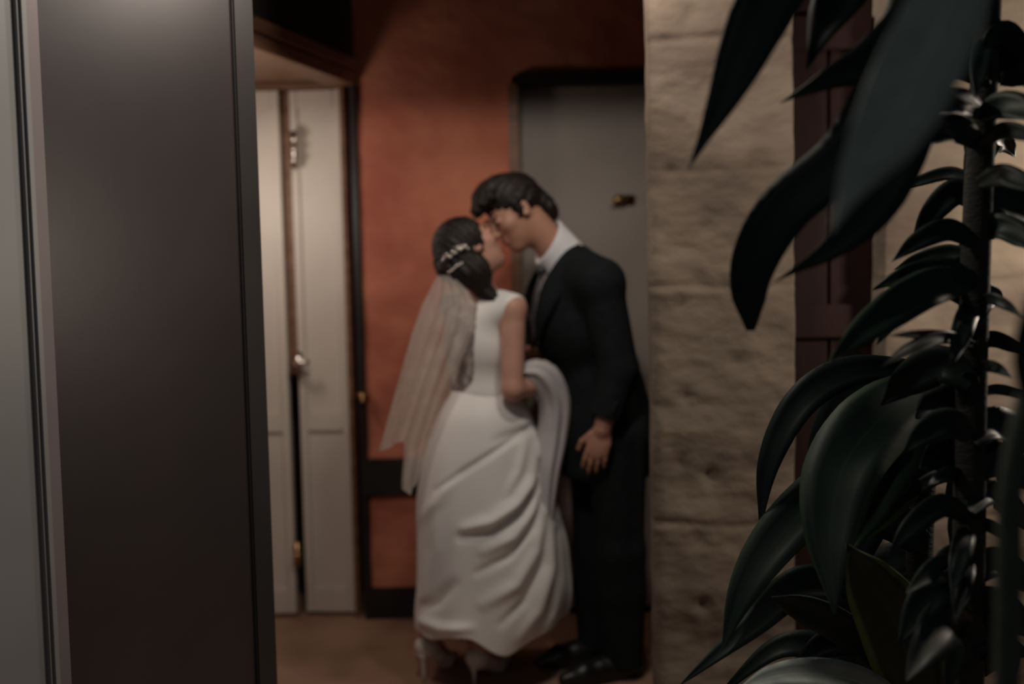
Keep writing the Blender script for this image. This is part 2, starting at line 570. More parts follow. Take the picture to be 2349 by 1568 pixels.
# grey door
d2 = empty('door_2', (xg + .4, YB + .06, 0))
tag(d2, 'plain grey door with brass latch behind the man', kind='structure')
Boxes().box((xg, YB - .03, DOOR_Z - .005), (1.5, YB + .1, DOOR_Z + .045), .004).build('door_head', M['black_wood'], d2)
Boxes().box((xg - .035, YB - .02, 0), (xg + .008, YB + .1, DOOR_Z), .004).build('jamb', M['brown_wood'], d2)
Boxes().box((xg + .006, YB + .05, .006), (1.45, YB + .09, DOOR_Z + .02), .004).build('door_leaf', M['grey_door'], d2)
c = P(1440, 458, YB + .04)
lt = Boxes().box((c.x - .055, YB + .035, c.z - .020), (c.x + .03, YB + .052, c.z + .020), .004)
lt.tube([(c.x - .02, YB + .05, c.z), (c.x - .02, YB + .0, c.z), (c.x - .025, YB - .005, c.z), (c.x - .075, YB - .005, c.z - .004)], [.008, .008, .009, .007])
lt.build('latch', M['brass'], d2, True)

# left wall of the passage, with the opening to the vestibule under its head
ZS = P(812, 196, YB).z
J = P(812, 196, YB); J2 = P(575, 105, 3.38)
dW = Vector((J2.x - J.x, J2.y - J.y, 0)).normalized()       # runs towards the camera
nW = Vector((-dW.y, dW.x, 0))                                 # to the left of the passage? fixed below
if nW.x > 0: nW = -nW
Wp = lambda s, o, z: Vector((J.x, J.y, 0)) + dW * s + nW * o + Z3 * z


def wall_prism(name, s0, s1, o0, o1, z0, z1, m, parent=None):
    v = [Wp(s, o, z) for z in (z0, z1) for (s, o) in ((s0, o0), (s1, o0), (s1, o1), (s0, o1))]
    f = [(0, 1, 2, 3), (7, 6, 5, 4), (0, 4, 5, 1), (1, 5, 6, 2), (2, 6, 7, 3), (3, 7, 4, 0)]
    bm = bmesh.new()
    q = [bm.verts.new(p) for p in v]
    for i in f: bm.faces.new([q[j] for j in i])
    bmesh.ops.recalc_face_normals(bm, faces=bm.faces[:])
    bmesh.ops.bevel(bm, geom=bm.edges[:], offset=0.003, segments=1, affect='EDGES')
    me = bpy.data.meshes.new(name); bm.to_mesh(me); bm.free()
    me.materials.append(m)
    o = bpy.data.objects.new(name, me); COL.objects.link(o)
    if parent is not None:
        o.parent = parent; o.matrix_parent_inverse = parent.matrix_world.inverted()
    return o


w = wall_prism('wall_left', -0.02, 1.25, 0.0, 0.14, ZS + .05, 3.0, M['dark_wall'])
tag(w, 'dark wall above the opening to the pale door', kind='structure')
w = wall_prism('wall_left_near', 0.95, 1.25, 0.0, 0.14, 0.0, ZS + .05, M['dark_wall'])
tag(w, 'dark wall beside the opening to the pale door', kind='structure')
# head trims of the opening, stepped
t = wall_prism('trim_1', 0.0, 0.95, -0.012, 0.10, ZS, ZS + .05, M['brown_wood'])
tag(t, 'brown wooden head of the opening to the pale door', kind='structure')
t = wall_prism('trim_4', 0.0, 1.0, -0.028, 0.0, ZS + .055, ZS + .10, M['brown_wood'])
tag(t, 'brown moulding above the opening to the pale door', kind='structure')
t = wall_prism('trim_3', -0.03, 0.02, -0.012, 0.016, 0.0, ZS, M['black_wood'])
tag(t, 'dark post between the pale door and the orange wall', kind='structure')
w = Boxes().box((-1.9, 3.0, ZS + .02), (J.x - .05, YB + .4, ZS + .12)).build('ceiling_vestibule', M['brown_wood'])
# keep the soffit behind the oblique wall
bm = bmesh.new(); bm.from_mesh(w.data)
bmesh.ops.bisect_plane(bm, geom=bm.verts[:] + bm.edges[:] + bm.faces[:], plane_co=Wp(0, .05, 0), plane_no=-nW, clear_outer=True)
bmesh.ops.holes_fill(bm, edges=bm.edges[:])
bm.to_mesh(w.data); bm.free()
tag(w, 'brown boarded soffit in front of the pale door', kind='structure')
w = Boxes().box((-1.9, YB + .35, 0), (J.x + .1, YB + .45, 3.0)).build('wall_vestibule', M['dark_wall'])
tag(w, 'dark space behind the pale double door', kind='structure')
w = Boxes().box((-1.95, 2.9, 0), (-1.85, YB + .4, 3.0)).build('wall_vestibule_side', M['orange'])
tag(w, 'side wall of the vestibule', kind='structure')

# pale double door
YD = YB + .03
d1 = empty('door_1', (P(690, 800, YD).x, YD, 0))
tag(d1, 'pale double leaf door left of the orange wall, right leaf ajar', kind='structure')
X = lambda px, py=800: P(px, py, YD).x
zt = P(700, 205, YD).z


def leaf_panel(name, x0, x1, yaw=0.0, hinge=None):
    b = Boxes()
    st = .030
    rot = Matrix.Rotation(yaw, 3, 'Z') if yaw else None
    hv = (hinge, YD, 0) if hinge is not None else None
    b.box((x0, YD, .015), (x0 + st, YD + .045, zt), .003, rot, hv)
    b.box((x1 - st, YD, .015), (x1, YD + .045, zt), .003, rot, hv)
    for (z0, z1) in ((.015, .12), (.78, .86), (zt - .07, zt)):
        b.box((x0 + st, YD + .002, z0), (x1 - st, YD + .043, z1), .003, rot, hv)
    o = b.build(name, M['white_door'], d1)
    for (z0, z1) in ((.12, .78), (.86, zt - .07)):
        Boxes().box((x0 + st - .002, YD + .014, z0), (x1 - st + .002, YD + .032, z1), .002, rot, hv).build('panel', M['white_door'], o)
    return o


leaf_panel('door_leaf', X(470), X(658))
leaf_panel('door_leaf', X(680), X(797), math.radians(-5), X(797))
Boxes().box((X(798), YD - .03, 0), (X(808), YD + .06, zt + .04), .004).build('jamb', M['brown_wood'], d1)
Boxes().box((X(440), YD - .03, zt + .005), (X(808), YD + .06, ZS + .02), .004).build('door_head', M['brown_wood'], d1)
ze = P(676, 860, YD).z
Boxes().box((X(656), YD + .046, ze), (X(684), YD + .060, zt), .003).build('gap_strip', M['brown_wood'], d1)  # added strip, its brown stands in for lit leaf edges in the gap
# lock furniture along the meeting edge
b = Boxes(); c = P(676, 345, YD)
b.box((c.x - .010, YD - .030, c.z - .075), (c.x + .014, YD - .006, c.z + .075), .003)
b.build('bolt_plate', M['silver'], d1, True)
for py in (322, 346, 370):
    c = P(680, py, YD)
    Boxes().ball((c.x, YD - .040, c.z), .016).tube([(c.x, YD - .01, c.z), (c.x, YD - .035, c.z)], [.006, .006]).build('bolt_knob', M['silver'], d1, True)
c = P(686, 830, YD)
b = Boxes().box((c.x - .016, YD - .022, c.z - .055), (c.x + .016, YD - .006, c.z + .045), .004)
b.tube([(c.x, YD - .01, c.z), (c.x, YD - .055, c.z), (c.x + .008, YD - .062, c.z), (c.x + .055, YD - .060, c.z + .006)], [.011, .011, .012, .010])
b.build('door_handle', M['silver'], d1, True)
c = P(684, 1268, YD)
b = Boxes().box((c.x - .012, YD - .024, c.z - .05), (c.x + .012, YD - .004, c.z + .05), .003)
b.ball((c.x + .004, YD - .036, c.z), .015)
b.build('bolt', M['brass'], d1, True)
# small latch on the dark post
c = P(838, 905, YB)
b = Boxes().box((c.x - .03, YB - .045, c.z - .012), (c.x + .02, YB - .01, c.z + .012), .004)
b.ball((c.x - .002, YB - .05, c.z - .018), .012)
t = tag(b.build('wall_hook', M['brass'], None, True), 'small tarnished hook on the orange wall beside the dark post', 'hook')

w = Boxes().box((1.45, YF + .2, 0), (1.55, YB + .2, 3.0)).build('wall_passage', M['orange'])
tag(w, 'side wall of the passage behind the rough wall', kind='structure')
# lintel in front of the passage and the passage ceiling, both above the picture
w = Boxes().box((-0.95, YF, 2.30), (2.3, YF + .30, 3.0)).build('wall_front', M['stone'])
tag(w, 'plaster lintel over the mouth of the passage', kind='structure')
w = Boxes().box((-1.9, YF, 2.98), (2.3, YB + .5, 3.1)).build('ceiling', M['dark_wall'])
tag(w, 'dark ceiling of the passage', kind='structure')

# dark sheet door in the left foreground, with its pale frame
B0 = P(606, 800, 2.50); ang = math.radians(25)
B0 = Vector((B0.x, B0.y, 0))
dP = Vector((-math.sin(ang), -math.cos(ang), 0))
nP = Vector((math.cos(ang), -math.sin(ang), 0))


def panel_box(name, s0, s1, o0, o1, z0, z1, m, parent, bev=.004):
    v = [B0 + dP * s + nP * o + Z3 * z for z in (z0, z1) for (s, o) in ((s0, o0), (s1, o0), (s1, o1), (s0, o1))]
    bm = bmesh.new()
    q = [bm.verts.new(p) for p in v]
    for i in ((0, 1, 2, 3), (7, 6, 5, 4), (0, 4, 5, 1), (1, 5, 6, 2), (2, 6, 7, 3), (3, 7, 4, 0)):
        bm.faces.new([q[j] for j in i])
    bmesh.ops.recalc_face_normals(bm, faces=bm.faces[:])
    bmesh.ops.bevel(bm, geom=bm.edges[:], offset=bev, segments=2, affect='EDGES')
    me = bpy.data.meshes.new(name); bm.to_mesh(me); bm.free()
    me.materials.append(m)
    o = bpy.data.objects.new(name, me); COL.objects.link(o)
    if parent is not None:
        o.parent = parent; o.matrix_parent_inverse = parent.matrix_world.inverted()
    return o


def s_at(px):
    """Distance along the dark door, from its far edge, of the vertical line seen at px (mid height)."""
    d = ray(px, 784)
    # (B0 + dP*s) parallel to (d.x, d.y)
    return (B0.x * d.y - B0.y * d.x) / (dP.y * d.x - dP.x * d.y)


d3 = empty('door_3', B0 + dP * .3)
tag(d3, 'dark glossy door standing open in the left foreground', kind='structure')
panel_box('door_sheet', s_at(566), s_at(112), -.03, -.004, .01, 2.6, M['glass_dark'], d3)
panel_box('stile', 0.0, s_at(560), -.035, .006, .01, 2.6, M['frame_dark'], d3)
panel_box('stile', s_at(118), s_at(64), -.035, .012, .01, 2.6, M['frame_lilac'], d3)
panel_box('bottom_rail', s_at(560), s_at(118), -.034, .004, .01, .10, M['frame_dark'], d3)
w = tag(panel_box('trim_5', s_at(62), s_at(-330), -.06, .03, 0, 2.7, M['frame_pale'], None, .012), 'pale grey door frame at the far left edge', kind='structure')
w = tag(panel_box('trim_6', s_at(66), s_at(44), .02, .045, 0, 2.7, M['frame_pale'], None, .006), 'pale raised bead along the grey door frame', kind='structure')

# ================================================================== PEOPLE
YP = 3.42


def v3(p): return np.array(p, float)


def head_prims(c, F, U, s=1.0, male=False):
    c, F, U = Vector(c), Vector(F).normalized(), Vector(U)
    U = (U - F * U.dot(F)).normalized()
    R = F.cross(U).normalized()
    L = lambda x, y, z: c + R * (x * s) + F * (y * s) + U * (z * s)
    A = (R, F, U)
    e = lambda p, r, k=.012, op='add': ('ell', L(*p), A, tuple(q * s for q in r), k, op)
    jw = .058 if male else .053
    pr = [e((0, -.012, .028), (.074, .094, .088), .02), e((0, .034, -.035), (jw, .056, .078), .03),
          e((0, .060, -.088), (.026 if male else .021, .024, .022), .02),
          e((.036, .058, -.012), (.026, .026, .024), .02), e((-.036, .058, -.012), (.026, .026, .024), .02)]
    for sx in (-1, 1):
        pr.append(e((sx * .033, .098, .016), (.020, .016, .013), .012, 'sub'))
        pr.append(e((sx * .033, .080, .014), (.015, .012, .010), .004))
        pr.append(e((sx * .034, .083, .034), (.026, .012, .007), .010))
        pr.append(e((sx * .075, -.008, .002), (.010, .020, .031), .006))
        pr.append(e((sx * .082, -.002, .004), (.006, .010, .018), .006, 'sub'))
        pr.append(('cap', L(sx * .012, .100, -.024), L(sx * .006, .104, -.022), .008 * s, .008 * s, .006, 'add'))
    pr.append(('cap', L(0, .086, .028), L(0, .108, -.018), .008 * s, .0115 * s, .010, 'add'))
    pr.append(e((0, .088, -.046), (.024, .011, .0065), .005))
    pr.append(e((0, .086, -.060), (.020, .011, .0075), .005))
    pr.append(e((0, .102, -.053), (.022, .010, .0015), .002, 'sub'))
    return pr, L, A


def hand_prims(wrist, D, N, T, s=1.0, curl=0.5):
    """wrist, finger direction D, palm-facing normal N (fingers curl towards it), thumb side T."""
    D, N = Vector(D).normalized(), Vector(N)
    N = (N - D * N.dot(D)).normalized()
    T = Vector(T); T = (T - D * T.dot(D) - N * T.dot(N)).normalized()
    w = Vector(wrist)
    pr = [('ell', w + D * .045 * s, (D, T, N), (.056 * s, .041 * s, .016 * s), .012, 'add')]
    for i, (off, ln) in enumerate(((.030, .072), (.010, .080), (-.011, .075), (-.031, .058))):
        p = w + D * (.082 - .006 * abs(i - 1)) * s + T * off * s
        d = (D + T * (off * 2.0)).normalized()
        a = curl * .45
        for j, fr in enumerate((.45, .32, .26)):
            dd = (d * math.cos(a) + N * math.sin(a)).normalized()
            q = p + dd * ln * fr * s
            r0 = (.0092 - .0010 * j - (.001 if i == 3 else 0)) * s
            pr.append(('cap', p, q, r0, r0 - .0006, .004, 'add'))
            p = q; a += curl * .7
    p = w + D * .022 * s + T * .030 * s
    q = w + D * .056 * s + T * .056 * s + N * .012 * s
    r = q + (D * .028 + T * .006 + N * .012) * s
    pr += [('cap', p, q, .0125 * s, .0105 * s, .008, 'add'), ('cap', q, r, .0105 * s, .0085 * s, .004, 'add')]
    return pr


def face_details(L, person, s, hair):
    for sx in (-1, 1):
        bp = [L(sx * .014, .091, .037), L(sx * .028, .092, .043), L(sx * .042, .085, .043), L(sx * .054, .073, .036)]
        v, f = tube_mesh(spline(bp, 9), list(np.array([.003, .0042, .0045, .0046, .0044, .004, .0034, .0026, .0015]) * s), 8)
        link('eyebrow', v, f, M['hair'], person)
        bp = [L(sx * .020, .0925, .009), L(sx * .033, .0945, .004), L(sx * .046, .0855, .008)]
        v, f = tube_mesh(spline(bp, 9), [.0016 * s] * 9, 6)
        link('eyelash', v, f, M['hair'], person)
    c = (L(0, .086, -.053))
    fl = Field(c - Vector((.05, .05, .05)), c + Vector((.05, .05, .05)), .0025)
    R = (L(1, 0, 0) - L(0, 0, 0)).normalized(); Fw = (L(0, 1, 0) - L(0, 0, 0)).normalized(); U = (L(0, 0, 1) - L(0, 0, 0)).normalized()
    fl.ell(L(0, .087, -.046), (R, Fw, U), (.0235 * s, .0116 * s, .0062 * s), .003)
    fl.ell(L(0, .087, -.060), (R, Fw, U), (.0195 * s, .0116 * s, .0070 * s), .003)
    fl.obj('lips', M['lip'], person)


# ---------------------------------------------------------------- the woman
b = lambda px, py, Y=YP: P(px, py, Y)
bF = Vector((.77, .64, 0)).normalized(); bR = Vector((bF.y, -bF.x, 0))
bA = (bR, bF, Z3)
b_torso = [
    ('ell', b(1106, 1000), bA, (.160, .115, .13), .03, 'add'),
    ('ell', b(1102, 900), bA, (.108, .088, .12), .04, 'add'),
    ('ell', b(1098, 790), bA, (.128, .100, .135), .04, 'add'),
    ('ell', b(1108, 722), bA, (.145, .078, .065), .04, 'add'),
    ('ell', b(1098, 775) + bF * .072 + bR * .062, bA, (.052, .050, .052), .03, 'add'),
    ('ell', b(1098, 775) + bF * .072 - bR * .062, bA, (.052, .050, .052), .03, 'add'),
]
b_sh_r, b_sh_l = b(1176, 708, 3.31), b(1040, 700, 3.54)
b_shoulders = [('cap', b(1110, 690), b_sh_r, .045, .046, .03, 'add'), ('cap', b(1110, 690), b_sh_l, .045, .046, .03, 'add')]
b_el_r, b_wr_r = b(1176, 892, 3.27), b(1262, 880, 3.40)
b_el_l, b_wr_l = b(1150, 838, 3.66), b(1235, 800, 3.62)
b_arms = [('cap', b_sh_r, b_el_r, .044, .036, .02, 'add'), ('cap', b_el_r, b_wr_r, .037, .025, .015, 'add'),
          ('cap', b_sh_l, b_el_l, .044, .036, .02, 'add'), ('cap', b_el_l, b_wr_l, .037, .025, .015, 'add')]
b_hip_r, b_kn_r, b_an_r = b(1140, 1010, 3.37), b(1135, 1255, 3.36), b(1100, 1478, 3.38)
b_hip_l, b_kn_l, b_an_l = b(1066, 1010, 3.47), b(1048, 1250, 3.46), b(982, 1452, 3.42)
b_legs = []
for (h, k_, a) in ((b_hip_r, b_kn_r, b_an_r), (b_hip_l, b_kn_l, b_an_l)):
    b_legs += [('cap', h, k_, .082, .052, .03, 'add'), ('cap', k_, k_.lerp(a, .35), .050, .050, .02, 'add'), ('cap', k_.lerp(a, .35), a, .050, .032, .02, 'add')]
hd = b(1081, 572, 3.375)
gh = P(1184, 494, 3.44)
kd = (gh - hd).normalized()
bhF = Vector((kd.x, kd.y + .10, kd.z)).normalized()
bhU = Vector((-kd.z, 0, kd.x))
bh, bL, bhA = head_prims(hd, bhF, bhU, .93)
b_neck = [('cap', b(1106, 690, 3.42), bL(0, -.02, -.05), .050, .046, .03, 'add')]


def foot_dir(F): return Vector(F).normalized()


def shoe_foot(an, F, lift):
    """Points of a raised foot: heel seat, ball and toe tip, for an ankle position."""
    heel = an - F * .030 - Z3 * .045
    heel.z = max(heel.z, .085)
    ball = heel + F * .145; ball.z = .022
    toe = ball + F * .075; toe.z = .016
    return heel, ball, toe


f_r = Vector((.50, .86, 0)).normalized(); f_l = Vector((.42, .91, 0)).normalized()
b_feet = []
foot_pts = []
for (an, fd) in ((b_an_r, f_r), (b_an_l, f_l)):
    heel, ball, toe = shoe_foot(an, fd, .07)
    foot_pts.append((an, fd, heel, ball, toe))
    b_feet += [('cap', an, heel + fd * .012, .032, .027, .02, 'add'), ('cap', heel + fd * .03, ball, .026, .026, .02, 'add'), ('cap', ball, toe, .024, .012, .02, 'add'),
               ('cap', an, ball + Z3 * .012, .03, .022, .03, 'add')]
fb = Field((-.62, 2.95, -.01), (.42, 3.85, 1.72), .0045)
fb.run(b_legs + b_feet)
fb.run(b_torso + b_shoulders + b_arms + b_neck)
fb.run(bh)
fb.run(hand_prims(b_wr_r, Vector((.75, .62, .12)), Vector((.3, .8, 0)), Vector((0, 0, 1)), .92, .35))
fb.run(hand_prims(b_wr_l, Vector((1, .1, .1)), Vector((0, -1, 0)), Vector((0, 0, 1)), .92, .4))
bride = fb.obj('person', M['skin'])
tag(bride, 'person in white satin wedding gown and long veil, seen from behind, face raised', 'person')

face_details(bL, bride, .93, None)
# hair: cap over the skull, low roll at the back and a fall over the neck
fh = Field(hd - Vector((.25, .25, .32)), hd + Vector((.25, .25, .22)), .004)
fh.ell(bL(0, -.022, .036), bhA, (.083, .100, .094), .01)
fh.ell(bL(0, .085, -.030), bhA, (.085, .075, .095), .01, 'sub')
fh.ell(bL(0, -.105, -.01), bhA, (.062, .050, .058), .03)
fh.ell(bL(.02, -.085, -.06), bhA, (.058, .045, .045), .03)
pts = spline([bL(.035, -.055, -.03), bL(.045, -.05, -.09), P(1100, 660, 3.335), P(1140, 688, 3.32)], 9)
for i in range(8):
    fh.cap(pts[i], pts[i + 1], .042 - .003 * i, .042 - .003 * (i + 1), .02)
pts = spline([bL(-.02, -.06, -.05), P(1085, 640, 3.40), P(1122, 682, 3.38)], 6)
for i in range(5):
    fh.cap(pts[i], pts[i + 1], .045 - .004 * i, .041 - .004 * i, .02)
fh.groove((.55, .6, .55), (.3, -.2, .9), .0022, .021)
bl_hair = fh.obj('hair', M['hair'], bride)
# silver hair comb: a sprig of small leaves and pearls on the side of the head
cb = Boxes()
base = spline([P(1016, 592, 3.262), P(1038, 582, 3.255), P(1052, 570, 3.262), P(1074, 566, 3.275)], 9)
cb.tube(base, [.0028] * 9, 6)
for i, p in enumerate(base):
    cb.ball(p + Vector((0, -.004, .006 if i % 2 else -.006)), .0065 if i % 2 else .0055, (1.5, .7, .8), 1)
cb.build('hair_comb', M['silver'], bl_hair, True)
ll = spline([P(1030, 625, 3.27), P(1045, 612, 3.265), P(1060, 602, 3.275)], 5)
cb = Boxes().tube(ll, [.0025] * 5, 6)
for p in ll: cb.ball(p, .005, (1.4, .7, .9), 1)
cb.build('hair_comb', M['silver'], bl_hair, True)

# bodice and lace back
fd = Field((-.55, 3.05, .75), (.40, 3.80, 1.55), .005)
fd.run(b_torso, grow=.009)
fd.run([('cap', b(1110, 690), b(1110, 690).lerp(b_sh_r, .98), .045, .046, .03, 'add'), ('cap', b(1110, 690), b(1110, 690).lerp(b_sh_l, .98), .045, .046, .03, 'add')], grow=.007)
fd.clip((0, 0, -1), b(1100, 935))
# scooped neck: remove around the neck; armholes stay covered by the straps
nk = b(1106, 668)
fd.cap(nk - Vector((0, 0, .02)), nk + Vector((0, 0, .2)), .078, .12, .01, 'sub')
fd.ell(b_sh_r + (b_sh_r - b(1110, 690)).normalized() * .045 - Z3 * .03, bA, (.045, .07, .075), .01, 'sub')
fd.ell(b_sh_l + (b_sh_l - b(1110, 690)).normalized() * .045 - Z3 * .03, bA, (.045, .07, .075), .01, 'sub')
V, Fq = fd.mesh()
ctr = V[Fq].mean(1)
axis0 = np.array(b(1100, 840))
rel = ctr - axis0
ang_back = np.degrees(np.arctan2(rel @ np.array(bR), -(rel @ np.array(bF))))       # 0 straight back, + to her right
zlow, zhigh = b(1100, 905).z, b(1100, 700).z
half = np.interp(ctr[:, 2], [zlow, zlow + .06, zhigh], [8, 40, 50])
lace = (ang_back < half) & (ang_back > -half * 1.7) & (ctr[:, 2] > zlow) & (ctr[:, 2] < zhigh + .04)


def sub_mesh(name, V, F, m, parent):
    u, inv = np.unique(F, return_inverse=True)
    return np_obj(name, V[u], inv.reshape(F.shape), m, parent)


dress_b = sub_mesh('bodice', V, Fq[~lace], M['satin'], bride)
sub_mesh('lace_back', V, Fq[lace], M['lace'], bride)

# skirt: rings between waist and hem following the gathered, swept outline
LP = ([880, 900, 950, 1000, 1050, 1100, 1150, 1250, 1350, 1400, 1440, 1480, 1530], [1046, 1036, 1003, 984, 970, 960, 953, 955, 957, 952, 955, 962, 970])
RP = ([880, 900, 950, 1000, 1100, 1200, 1240, 1300, 1360, 1420, 1470, 1530], [1166, 1180, 1222, 1240, 1262, 1284, 1296, 1300, 1306, 1296, 1270, 1230])
HEM = ([940, 955, 985, 1030, 1080, 1130, 1165, 1230, 1270, 1300, 1320], [1435, 1440, 1470, 1462, 1466, 1498, 1508, 1462, 1440, 1400, 1380])


def smooth_curve(xs, ys, lo=860, hi=1560, sig=20):
    x = np.arange(lo, hi, 2.0)
    pad = 60
    y = np.interp(np.arange(lo - pad * 2, hi + pad * 2, 2.0), xs, ys)
    k = np.exp(-0.5 * (np.arange(-pad, pad + 1) * 2.0 / sig) ** 2); k /= k.sum()
    y = np.convolve(y, k, 'same')[pad:-pad]
    return x, y[:len(x)]


LP, RP = smooth_curve(*LP), smooth_curve(*RP)
DEP = smooth_curve([860, 885, 950, 1050, 1200, 1450, 1560], [.07, .080, .155, .19, .22, .24, .24])
HEM = smooth_curve(*HEM, 920, 1340, 10)
NU, NV = 220, 150
# folds on the camera side, as polylines in the picture's frame: (points, width px, height m)
FOLDS = [([(1215, 985), (1130, 1040), (1050, 1090), (1000, 1125)], 7, -.010),
         ([(1230, 1030), (1225, 1090), (1190, 1150), (1130, 1195), (1070, 1212)], 15, .024),
         ([(1235, 1060), (1228, 1120), (1190, 1180), (1125, 1222), (1060, 1232)], 11, -.022),
         ([(1238, 1100), (1222, 1170), (1180, 1230), (1110, 1265)], 12, .014),
         ([(1240, 1140), (1222, 1210), (1170, 1275), (1095, 1315)], 9, -.014),
         ([(1246, 1170), (1232, 1260), (1185, 1340), (1110, 1385)], 15, .016),
         ([(1252, 1190), (1244, 1290), (1205, 1380), (1150, 1430)], 10, -.012),
         ([(1262, 1180), (1262, 1300), (1235, 1400), (1195, 1460)], 14, .016),
         ([(1278, 1220), (1280, 1320), (1262, 1400), (1235, 1440)], 9, -.012),
         ([(1140, 1010), (1215, 985), (1250, 960)], 12, -.010),
         ([(1205, 1010), (1190, 1080), (1165, 1130)], 11, .010),
         ([(1000, 1160), (1000, 1260), (980, 1370)], 16, .010),
         ([(1040, 1340), (1000, 1380), (960, 1395)], 14, -.012),
         ([(960, 1420), (1010, 1440), (1080, 1440)], 12, .014),
         ([(965, 1190), (1010, 1140), (1040, 1100)], 14, .008)]


def fold_d(px, py):
    d = 0.0
    for pts_, wd, hh in FOLDS:
        best = 1e9; tt = 0
        n_ = len(pts_) - 1
        for i in range(n_):
            ax_, ay_ = pts_[i]; bx_, by_ = pts_[i + 1]
            dx, dy = bx_ - ax_, by_ - ay_
            t_ = max(0, min(1, ((px - ax_) * dx + (py - ay_) * dy) / (dx * dx + dy * dy)))
            q_ = math.hypot(px - ax_ - t_ * dx, py - ay_ - t_ * dy)
            if q_ < best: best = q_; tt = (i + t_) / n_
        if best < wd * 3:
            d += hh * math.exp(-(best / wd) ** 2) * math.sin(math.pi * (0.12 + 0.76 * tt))
    return d


V, F = [], []
for j in range(NV + 1):
    v = j / NV
    for i in range(NU):
        u = 2 * math.pi * i / NU
        cx_, sy_ = math.cos(u), math.sin(u)
        py = 872 + v * 573
        for _ in range(3):
            l, r = interp(py, *LP), interp(py, *RP)
            px = (l + r) / 2 + (r - l) / 2 * math.copysign(abs(cx_) ** .92, cx_)
            py = 872 + v * (interp(px, *HEM) - 872)
        dep = interp(py, *DEP)
        Y = YP - dep * sy_
        grow = min(1, v * 3)
        fold = .010 * grow * math.sin(9 * u + 2.2 * v) * (0.4 + v) * (0.25 if sy_ > 0 else 1)
        if sy_ > 0:
            fold += fold_d(px, py) * 1.25 * min(1, sy_ * 2.5)
        p = P(px, py, Y)
        out = Vector((cx_ * .7, -sy_, 0)).normalized()
        V.append(p + out * fold)
for j in range(NV):
    for i in range(NU):
        a, c2 = j * NU + i, j * NU + (i + 1) % NU
        F.append((a, c2, c2 + NU, a + NU))
sk = link('skirt', V, F, M['satin'], bride)
md = sk.modifiers.new('thickness', 'SOLIDIFY'); md.thickness = .004; md.offset = -1

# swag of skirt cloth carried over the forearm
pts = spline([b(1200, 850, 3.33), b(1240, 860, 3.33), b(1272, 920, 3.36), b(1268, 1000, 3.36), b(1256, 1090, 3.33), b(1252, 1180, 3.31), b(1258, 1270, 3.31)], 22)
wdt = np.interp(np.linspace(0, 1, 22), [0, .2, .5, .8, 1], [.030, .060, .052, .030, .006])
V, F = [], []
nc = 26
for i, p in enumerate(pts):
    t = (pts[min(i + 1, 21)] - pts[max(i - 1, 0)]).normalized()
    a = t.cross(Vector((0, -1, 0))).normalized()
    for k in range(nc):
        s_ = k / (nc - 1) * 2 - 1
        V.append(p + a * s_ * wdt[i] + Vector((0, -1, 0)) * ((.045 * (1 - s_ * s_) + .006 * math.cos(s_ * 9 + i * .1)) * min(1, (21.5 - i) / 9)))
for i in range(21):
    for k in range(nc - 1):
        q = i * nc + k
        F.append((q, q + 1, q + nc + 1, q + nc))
sw = link('skirt_swag', V, F, M['swag_shade'], bride)
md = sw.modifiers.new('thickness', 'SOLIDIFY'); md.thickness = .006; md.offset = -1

# veil: sheet from the low roll of hair down the back, with hanging folds and two tails
VL = ([630, 700, 760, 830, 920, 1030, 1140], [1004, 968, 946, 925, 899, 868, 862])
VR = ([630, 665, 700, 760, 850, 950, 1030, 1140], [1040, 1072, 1092, 1085, 1050, 1010, 985, 968])
NS, NT = 90, 90
V, F = [], []
for j in range(NT + 1):
    t = j / NT
    for i in range(NS + 1):
        s_ = i / NS
        end = interp(s_, [0, .10, .30, .42, .50, .58, .70, .86, .93, 1.0], [1030, 1034, 1018, 1012, 1040, 1120, 1135, 1110, 1010, 985])
        py = 632 + t * (end - 632)
        px = interp(py, *VL) + s_ * (interp(py, *VR) - interp(py, *VL))
        Y = 3.315 - .115 * math.sin(math.pi * (.12 + .76 * s_)) * min(1, .35 + t * 1.1) - .02 * t
        Y += .016 * math.sin(s_ * 26 + 1.3 * t) * min(1, .25 + t)
        px += 4 * math.sin(s_ * 26 + 2.3) * t
        V.append(P(px, py, Y))
for j in range(NT):
    for i in range(NS):
        a = j * (NS + 1) + i
        F.append((a, a + 1, a + NS + 2, a + NS + 1))
link('veil', V, F, M['veil'], bride)
# shoes
for (an, fd_, heel, ball, toe) in foot_pts:
    fs = Field(np.minimum(np.minimum(heel, toe), ball) - .06, np.maximum(np.maximum(heel, toe), an) + .06, .003)
    fs.cap(heel + Z3 * .010, heel + fd_ * .012 + Z3 * .004, .034, .033, .01)
    fs.cap(heel + fd_ * .03 - Z3 * .004, ball + Z3 * .004, .031, .033, .03)
    fs.cap(ball + Z3 * .004, toe + Z3 * .002, .031, .015, .02)
    fs.cap(an + fd_ * .02 + Z3 * .01, an + fd_ * .10 - Z3 * .035, .032, .026, .008, 'sub')
    fs.clip((0, 0, -1), (0, 0, .004))
    so = fs.obj('shoe', M['shoe_white'], bride)
    hb = heel - fd_ * .014
    pts = [hb - Z3 * .005, hb - Z3 * .03 + fd_ * .004, Vector((hb.x, hb.y, .03)) + fd_ * .006, Vector((hb.x, hb.y, .002)) + fd_ * .006]
    v_, f_ = tube_mesh(pts, [.020, .010, .006, .006], 12)
    link('heel', v_, f_, M['shoe_white'], so)

